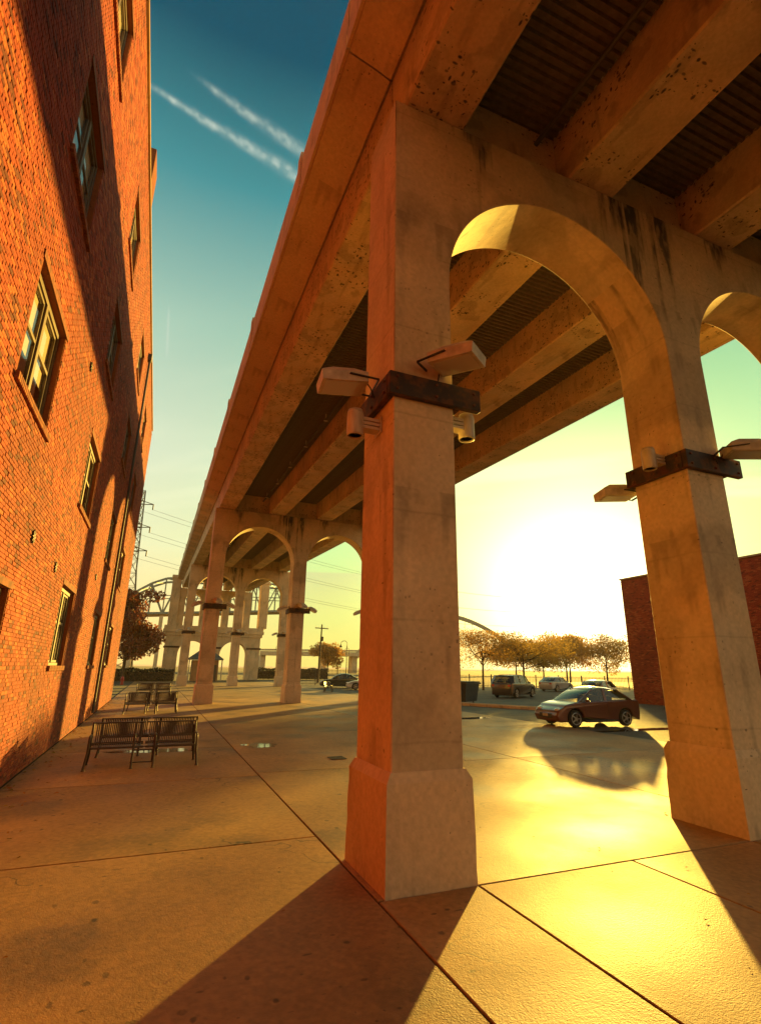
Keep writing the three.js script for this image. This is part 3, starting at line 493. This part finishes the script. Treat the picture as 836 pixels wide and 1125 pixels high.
  for (const z of [1, -1]) part('door_seam', join([bar([(c1 + c2) / 2 + .005, gy + .1, z * (w + .001)], [(c1 + c2) / 2 - .02, belt(0) - .02, z * (w + .001)], .012, .004), bar([c0 + .45, gy + .1, z * (w + .001)], [c0 + .3, belt(c0) - .05, z * (w + .001)], .012, .004)]), M.trim, t);
  part('grille', box(-L / 2 - .012, -L / 2 + .05, gy + .12, gy + .28, -w + .42, w - .42, .03), M.trim, t);
  part('number_plate', box(-L / 2 - .018, -L / 2 - .004, gy + .17, gy + .27, -.16, .16), M.fixture, t);
  part('underside', box(-L / 2 + .3, L / 2 - .3, gy - .03, gy + .25, -w + .3, w - .3), M.trim, t);
  return t;
}
const sedan = { L: 4.35, W: 1.68, H: 1.42, r: .31, f: .86, b: .92, hood: .86, tail: .96, c0: -1.02, c1: -.22, c2: 1.0, c3: 1.72 };
const suv = { L: 4.5, W: 1.8, H: 1.68, r: .35, f: .88, b: .85, hood: 1.02, tail: 1.08, c0: -1.05, c1: -.5, c2: 1.75, c3: 2.12 };
const compact = { L: 3.95, W: 1.62, H: 1.42, r: .31, f: .78, b: .8, hood: .86, tail: .97, c0: -1.12, c1: -.2, c2: .85, c3: 1.55 };
const aim = d => d * Math.PI / 180;
car([16.0, -.025, -17.1], aim(-3), compact, paint(.13, .035, .018), 'dark red sedan parked alone at the edge of the plaza', 'car', 'cars in the car park');
car([26.2, -.025, -35.6], aim(-152), suv, paint(.05, .035, .025), 'dark sport utility vehicle parked behind the kerb, right of the dumpster', 'suv');
car([28.6, -.025, -29.6], aim(25), sedan, paint(.4, .37, .32), 'pale sedan parked just behind the dark red sedan', 'car', 'cars in the car park');
car([38.5, -.025, -45.2], aim(-160), sedan, paint(.35, .33, .3), 'pale sedan half hidden by the trees behind the lone parked sedan', 'car', 'cars in the car park');
car([18.2, -.025, -54.6], aim(-14), sedan, paint(.02, .025, .03), 'black sedan beside the iron fence, left of the nearest pillar', 'car', 'cars in the car park');
car([19.4, -.025, -49.6], aim(-14), sedan, paint(.5, .49, .46), 'silver sedan partly hidden behind the nearest pillar', 'car', 'cars in the car park');

// ------------------------------------------------------------------ dumpster and kerb
{
  const t = thing('dumpster', 'dark steel dumpster beside the nearest pillar edge, behind the kerb', 'dumpster', [18.1, -.025, -30.0], .55), mt = std({ map: T.grain, color: lin(.05, .055, .075), roughness: .55 });
  const ring = (y, w, d) => [[-w, y, d], [w, y, d], [w, y, -d], [-w, y, -d]];
  part('body', loft([ring(.12, .78, .6), ring(1.2, .95, .75)]), mt, t); part('rim', join([box(-1.02, 1.02, 1.14, 1.24, .72, .82), box(-1.02, 1.02, 1.14, 1.24, -.82, -.72), box(-1.02, -.92, 1.141, 1.239, -.72, .72), box(.92, 1.02, 1.141, 1.239, -.72, .72)]), mt, t);
  for (const x of [-.47, .47]) part('lid', box(x - .45, x + .45, 1.25, 1.31, -.8, .8, .02), M.trim, t);
  for (const x of [-.6, .6]) for (const z of [-.45, .45]) part('caster', cyl(.06, .06, .05, 0, 0, 0, 12).rotateX(Math.PI / 2).translate(x, .06, z), M.tyre, t);
  for (const x of [-.98, .98]) part('fork_pocket', box(x - .05, x + .05, .6, .78, -.5, .5, .01), mt, t);
}
{ const t = thing('kerb_island', 'low planted kerb strip between plaza and car park', 'kerb', [18.2, -.025, -26.0], Math.atan2(2.45, 4.7)); for (let k = 0; k < 8; k++) part('kerb_stone', box(-.35, -.2, 0, .15, -7 + k * 1.75, -5.27 + k * 1.75, .015), M.concrete, t); for (let k = 0; k < 8; k++) part('kerb_stone', box(.2, .35, 0, .15, -7 + k * 1.75, -5.27 + k * 1.75, .015), M.concrete, t); part('soil', box(-.199, .199, 0, .12, -7, 6.98), M.bark, t); }

// ------------------------------------------------------------------ trees and hedges
function tree(name, pos, h, rx, ry, seed, leaf, n, size, label, category = 'tree', group = 'trees beyond the car park') {
  const R = rngOf(seed), t = thing(name, label, category, pos, 0, group), limbs = [], tips = [], cy = h - ry;
  const th = Math.max(.3, cy - ry * .5), tr = .03 * h * .55 + .03;
  const seg = (a, b, r0, r1) => { const A = new THREE.Vector3(...a), B = new THREE.Vector3(...b), g = new THREE.CylinderGeometry(r1, r0, A.distanceTo(B), 7), o = new THREE.Object3D(); o.position.copy(A).add(B).multiplyScalar(.5); o.quaternion.setFromUnitVectors(new THREE.Vector3(0, 1, 0), B.clone().sub(A).normalize()); o.updateMatrix(); limbs.push(metreUV(g).applyMatrix4(o.matrix)); };
  seg([0, -.1, 0], [.05, th, .03], tr, tr * .7); seg([.05, th, .03], [0, cy + ry * .5, 0], tr * .7, tr * .2);
  for (let i = 0; i < 11; i++) { const a = i * 2.4 + R(), y0 = mix(th * .85, cy + ry * .2, i / 11), e = mix(.25, .8, R()), d = [Math.cos(a) * rx * e, cy + (R() - .4) * ry * 1.5 * Math.sqrt(1 - e * e), Math.sin(a) * rx * e], m = [d[0] * .5, mix(y0, d[1], .45), d[2] * .5]; seg([.03, y0, .02], m, tr * .4, tr * .25); seg(m, d, tr * .25, tr * .07); tips.push(d);
    for (let k = 0; k < 3; k++) { const q = [d[0] + (R() - .5) * rx * .8, d[1] + (R() - .42) * ry * .6, d[2] + (R() - .5) * rx * .8]; seg(m, q, tr * .14, tr * .04); tips.push(q); } }
  part('trunk', join(limbs), M.bark, t);
  const pos3 = [], v = [new THREE.Vector3(), new THREE.Vector3(), new THREE.Vector3(), new THREE.Vector3()], E = new THREE.Euler();
  for (let i = 0; i < n; i++) { const c = tips[Math.floor(R() * tips.length)], s = size * (.6 + .8 * R()), rr = Math.cbrt(R()) * rx * .3, a = R() * 6.283, u = R() * 2 - 1, k = Math.sqrt(1 - u * u);
    let x = c[0] + Math.cos(a) * k * rr, y = c[1] + u * rr * .8, z = c[2] + Math.sin(a) * k * rr; if (y > h + .1) continue;
    E.set(R() * 6.3, R() * 6.3, R() * 6.3); [[-.5, 0], [0, -.28], [.5, 0], [0, .28]].forEach(([p, q], j) => v[j].set(p * s, q * s, 0).applyEuler(E).add(new THREE.Vector3(x, y, z)));
    for (const j of [0, 1, 2, 0, 2, 3]) pos3.push(v[j].x, v[j].y, v[j].z); }
  const g = new THREE.BufferGeometry(); g.setAttribute('position', new THREE.Float32BufferAttribute(pos3, 3)); g.computeVertexNormals(); part('crown', metreUV(g), leaf, t); return t;
}
const autumn = leafMat(.5, .28, .05), olive = leafMat(.4, .26, .05), russet = leafMat(.3, .085, .025), hedgeLeaf = leafMat(.035, .035, .012);
tree('broadleaf_tree', [31.6, 0, -48.2], 6.0, 3.9, 2.2, 3, autumn, 9000, .15, 'thin golden tree just right of the nearest pillar, left of the row');
tree('broadleaf_tree', [33.4, 0, -43.8], 5.6, 4.0, 2.1, 5, olive, 9500, .15, 'thin golden tree behind the dark sport utility vehicle, second of the row');
tree('broadleaf_tree', [61.5, 0, -69.5], 7.6, 5.4, 3.1, 7, autumn, 10000, .24, 'distant backlit tree above the lone parked sedan');
tree('broadleaf_tree', [69.5, 0, -69.0], 8.0, 4.9, 3.3, 9, olive, 9000, .24, 'distant backlit tree against the corner of the low brick building');
tree('broadleaf_tree', [52, 0, -70], 6.6, 4.6, 2.5, 19, autumn, 9000, .25, 'distant low tree between the thin golden trees and the lone sedan');
tree('broadleaf_tree', [72.5, 0, -81], 8.6, 6.4, 3.5, 23, autumn, 11000, .28, 'farther backlit tree filling the gap left of the low brick building');
tree('broadleaf_tree', [49.5, 0, -60.5], 5.6, 3.4, 2.0, 29, olive, 6500, .2, 'low bushy backlit tree between the dark sport utility vehicle and the lone sedan');
tree('broadleaf_tree', [-3.6, 0, -75], 11.2, 4.6, 4.6, 13, russet, 14000, .42, 'dense russet tree beyond the end of the brick wall', 'tree', 'trees past the viaduct');
tree('broadleaf_tree', [-8.5, 0, -88], 9, 4.4, 3.8, 15, russet, 9000, .42, 'russet tree behind the dense one past the brick wall', 'tree', 'trees past the viaduct');
tree('broadleaf_tree', [30, 0, -98], 6.5, 3.4, 2.5, 17, autumn, 6000, .36, 'golden tree left of the utility pole, past the far pier', 'tree', 'trees past the viaduct');
function hedge(pos, turn, len, w, hgt, seed, label) {
  const t = thing('hedge', label, 'hedge', pos, turn, 'low hedges at the back of the plaza'), R = rngOf(seed), p3 = [], E = new THREE.Euler(), v = new THREE.Vector3();
  part('branch_core', box(-len / 2 + .1, len / 2 - .1, 0, hgt * .78, -w / 2 + .15, w / 2 - .15, .1), M.bark, t);
  for (let i = 0; i < len * 420; i++) { const s = .1 + R() * .08, x = (R() - .5) * len, f = R(), y = f < .45 ? hgt * (.8 + .22 * R() * (1 + .4 * Math.sin(x * 2.1))) : R() * hgt, z = f < .45 ? (R() - .5) * w : (R() < .5 ? -1 : 1) * (w / 2 - R() * .18); E.set(R() * 6, R() * 6, R() * 6); for (const [a, b] of [[-.5, 0], [0, -.35], [.5, 0], [-.5, 0], [.5, 0], [0, .35]]) { v.set(a * s * 1.6, b * s * 1.6, 0).applyEuler(E); p3.push(v.x + x, v.y + y, v.z + z); } }
  const g = new THREE.BufferGeometry(); g.setAttribute('position', new THREE.Float32BufferAttribute(p3, 3)); g.computeVertexNormals(); part('foliage', metreUV(g), hedgeLeaf, t);
}
hedge([-3.5, 0, -76.5], 0, 12, 1.4, 1.5, 31, 'dark hedge at the foot of the dense russet tree');
hedge([22, 0, -93], 0, 13, 1.6, 1.7, 33, 'dark hedge right of the far two tier pier');

// ------------------------------------------------------------------ far street furniture
{
  const t = thing('utility_pole', 'leaning wooden utility pole with a cross arm, left of the nearest pillar', 'utility pole', [20.8, -.1, -72.1]);
  part('pole', cyl(.09, .15, 7.9, 0, 3.95, 0, 10), M.wood, t); part('cross_arm', box(-.95, .95, 7.3, 7.42, -.06, .06), M.wood, t);
  for (const x of [-.85, -.3, .3, .85]) part('insulator', cyl(.04, .05, .16, x, 7.5, 0, 8), M.fixture, t); part('transformer', cyl(.2, .2, .6, .1, 5.9, .28, 12), M.darkSteel, t); t.rotation.z = -.03;
}
for (const [x, z, h, a, l] of [[20.2, -58.6, 5.0, Math.PI, 'gooseneck street lamp above the black sedan'], [26.3, -91, 6.2, Math.PI, 'distant gooseneck street lamp beside the utility pole'], [33.5, -96, 5.6, Math.PI, 'distant gooseneck street lamp right of the utility pole'], [21.8, -103, 5.8, Math.PI, 'farthest gooseneck street lamp, left of the utility pole']]) {
  const t = thing('street_lamp', l, 'street lamp', [x, -.1, z], a - Math.PI, 'gooseneck street lamps by the car park');
  part('post', join([cyl(.05, .07, h - .5, 0, (h - .5) / 2, 0, 10), cyl(.12, .14, .5, 0, .25, 0, 10)]), M.darkSteel, t);
  part('gooseneck', tube([[0, h - .55, 0], [0, h - .15, 0], [-.2, h + .05, 0], [-.5, h + .05, 0], [-.72, h - .12, 0], [-.75, h - .4, 0]], .03, 24, 8), M.darkSteel, t);
  part('shade', new THREE.LatheGeometry([[.02, .2], [.07, .17], [.09, .05], [.2, -.08], [.19, -.1]].map(p => new THREE.Vector2(...p)), 14).translate(-.75, h - .55, 0), M.darkSteel, t); part('bulb', new THREE.SphereGeometry(.09, 10, 8).translate(-.75, h - .62, 0), M.lamp, t);
}
function fence(a, b, h, label) {
  const t = thing('iron_fence', label, 'fence', [0, -.03, 0], 0, 'iron fences behind the car parks'), L = Math.hypot(b[0] - a[0], b[1] - a[1]), P = k => [mix(a[0], b[0], k), mix(a[1], b[1], k)];
  for (const y of [.2, h - .15]) part('rail', bar([a[0], y, a[1]], [b[0], y, b[1]], .04, .04), M.darkSteel, t);
  const n = Math.min(290, Math.floor(L / .16)); for (let i = 0; i <= n; i++) { const [x, z] = P(i / n); part('picket', box(x - .012, x + .012, .02, h, z - .012, z + .012), M.darkSteel, t); }
  for (let i = 0; i <= L / 2.6; i++) { const [x, z] = P(Math.min(1, i * 2.6 / L)); part('post', box(x - .045, x + .045, 0, h + .12, z - .045, z + .045), M.darkSteel, t); }
}
fence([15.5, -64], [27.5, -58], 1.8, 'dark iron picket fence behind the black sedan');
fence([33, -58], [60, -42], 1.4, 'iron picket fence beyond the car park under the thin golden trees');
{
  const t = thing('kiosk', 'small kiosk with a slate blue hipped roof before the far pier', 'kiosk', [6.3, 0, -77.8]), rf = std({ map: T.grain, color: lin(.13, .17, .19), roughness: .6 });
  part('wall', box(-1.7, 1.7, 0, 2.7, -1.3, 1.3), M.stone, t); part('window', box(-.9, .6, 1.05, 2.1, 1.31, 1.34), M.darkGlass, t); part('door', box(.85, 1.5, 0, 2.1, 1.31, 1.35), M.darkSteel, t);
  const r = (y, w, d) => [[-w, y, d], [w, y, d], [w, y, -d], [-w, y, -d]]; part('roof', loft([r(2.75, 2.25, 1.8), r(2.9, 2.25, 1.8), r(4.1, .7, .2)]), rf, t);
  for (const x of [-2.1, 2.1]) part('post', box(x - .07, x + .07, 0, 2.75, 1.55, 1.69), M.fixture, t);
}
{ const t = thing('fire_hydrant', 'small red fire hydrant near the hedge past the brick wall', 'hydrant', [-2.9, 0, -62]), m = std({ color: lin(.35, .02, .015), roughness: .5 }); part('barrel', new THREE.LatheGeometry([[.001, 0], [.2, 0], [.2, .05], [.14, .08], [.13, .55], [.17, .57], [.17, .62], [.12, .75], [.04, .82], [.04, .87], [.001, .88]].map(p => new THREE.Vector2(...p)), 16), m, t); for (const s of [-1, 1]) part('nozzle', cyl(.06, .07, .12, 0, 0, 0, 10).rotateZ(Math.PI / 2).translate(s * .18, .45, 0), m, t); }

// ------------------------------------------------------------------ far bridges, pylon and wires
{
  const t = thing('truss_bridge', 'pale green steel truss bridge with a curved top chord, far beyond the brick wall', 'bridge', [0, 0, -140]), n = 14, x0 = -9.5, dx = 3.2, d = 7;
  const top = i => 15.6 + Math.min(7.6, 7.6 * Math.sin(Math.min(1, (i + .3) / 4.2) * Math.PI / 2)), bot = i => 13.6 + i * .22;
  for (const z of [0, -d]) { const P = (i, y) => [x0 + i * dx, y, z];
    for (let i = 0; i < n; i++) { part('chord', bar(P(i, top(i)), P(i + 1, top(i + 1)), .5, .5), M.steel, t); part('chord', bar(P(i, bot(i)), P(i + 1, bot(i + 1)), .55, .5), M.steel, t); part('vertical', bar(P(i, bot(i)), P(i, top(i)), .3, .3), M.steel, t); part('diagonal', bar(P(i, i % 2 ? bot(i) : top(i)), P(i + 1, i % 2 ? top(i + 1) : bot(i + 1)), .26, .26), M.steel, t); part('diagonal', bar(P(i, (top(i) + bot(i)) / 2), P(i + 1, (top(i + 1) + bot(i + 1)) / 2), .2, .2), M.steel, t); } }
  for (let i = 0; i <= n; i++) { part('cross_brace', bar([x0 + i * dx, top(i), 0], [x0 + i * dx, top(i), -d], .25, .25), M.steel, t); if (i < n) part('cross_brace', bar([x0 + i * dx, top(i), 0], [x0 + (i + 1) * dx, top(i + 1), -d], .2, .2), M.steel, t); }
  part('roadway', join([bar([x0, 13.5, -d / 2], [x0 + n * dx, 13.5 + n * .22, -d / 2], d, .5)]), M.concrete, t);
  for (const x of [-6, 0, 6]) part('trestle_leg', join([box(x - .45, x + .45, -.1, 13.6, -1, -.2), box(x - .45, x + .45, -.1, 13.6, -d + .2, -d + 1)]), M.concrete, t);
}
{
  const t = thing('transmission_tower', 'tall steel lattice transmission tower beside the edge of the brick wall', 'pylon', [-8.6, -.1, -150]), H = 48, w = y => y < 26 ? mix(3.4, 1.0, y / 26) : mix(1.0, .35, (y - 26) / 22);
  const C = [[1, 1], [1, -1], [-1, -1], [-1, 1]];
  for (const [a, b] of C) { part('tower_leg', join([bar([a * w(0), 0, b * w(0)], [a * w(26), 26, b * w(26)], .22), bar([a * w(26), 26, b * w(26)], [a * w(H), H, b * w(H)], .18)]), M.darkSteel, t); }
  for (let y = 0; y < H - 1;) { const s = y < 26 ? 3.6 : 2.2, y1 = Math.min(H, y + s), A = w(y), B = w(y1), g = []; for (let k = 0; k < 4; k++) { const [a, b] = C[k], [c, d] = C[(k + 1) % 4]; g.push(bar([a * A, y, b * A], [c * B, y1, d * B], .1), bar([c * A, y, d * A], [a * B, y1, b * B], .1), bar([a * B, y1, b * B], [c * B, y1, d * B], .1)); } part('lattice_bracing', join(g), M.darkSteel, t); y = y1; }
  for (const y of [31, 37.5, 44]) { part('cross_arm', join([bar([-.6, y, 0], [2.9, y + .4, 0], .2), bar([-.6, y + 1.2, 0], [2.9, y + .4, 0], .16), bar([.6, y, 0], [-2.9, y + .4, 0], .2), bar([.6, y + 1.2, 0], [-2.9, y + .4, 0], .16)]), M.darkSteel, t); for (const s of [-1, 1]) part('insulator', cyl(.16, .16, 1.5, s * 2.8, y - .4, 0, 8), M.darkSteel, t); }
  for (const y of [31, 37.5, 44]) for (const s of [-1, 1]) { const pts = []; for (let k = 0; k <= 16; k++) { const q = k / 16; pts.push([-8.6 + s * 2.8 + q * 190, y - 1.2 + q * -6 - 26 * q * (1 - q), -150 + q * -60]); } const m = part('power_line', tube(pts, .035, 40, 5), M.wire); m.name = numbered('power_line'); m.userData = { label: `${{ 31: 'lowest', 37.5: 'middle', 44: 'topmost' }[y]} power line on the ${s < 0 ? 'left' : 'right'} arm of the transmission tower`, category: 'power line', group: 'power lines of the tower' }; scene.add(m); }
}
{
  const t = thing('road_bridge', 'long low concrete road bridge across the river at the skyline', 'bridge');
  const A = [40, -222], B = [108, -192], n = 6, P = k => [mix(A[0], B[0], k), mix(A[1], B[1], k)];
  part('roadway', bar([A[0], 7.2, A[1]], [B[0], 7.2, B[1]], 9, 1.6), M.concrete, t); part('railing', bar([A[0] - 1.9, 8.5, A[1] + 4], [B[0] - 1.9, 8.5, B[1] + 4], .3, .7), M.concrete, t);
  for (let k = 0; k <= n; k++) { const [x, z] = P(k / n); part('pier', box(x - 1, x + 1, -.1, 6.4, z - 2.5, z + 2.5), M.concrete, t); }
}
{
  const t = thing('arch_bridge', 'slender steel arch of a far bridge, right of the nearest pillar', 'bridge'), C = [127, -228], u = [.82, .57], S = 41;
  for (const off of [0, 7]) { const pts = []; for (let k = 0; k <= 24; k++) { const q = k / 12 - 1; pts.push([C[0] + u[0] * q * S - .57 * off, 7 + 20.5 * (1 - q * q), C[1] + u[1] * q * S + .82 * off - 4]); } for (let k = 0; k < 24; k++) part('arch_rib', bar(pts[k], pts[k + 1], 1.1, 1.4), M.steel, t);
    for (let k = 2; k < 23; k++) part('hanger', bar(pts[k], [pts[k][0], 8, pts[k][2]], .08), M.steel, t); }
}
scene.fog = new THREE.FogExp2(new THREE.Color(1, .82, .55), .0003);
scene.traverse(o => { if (o.isMesh) o.castShadow = o.receiveShadow = true; });
renderer.render(scene, camera);
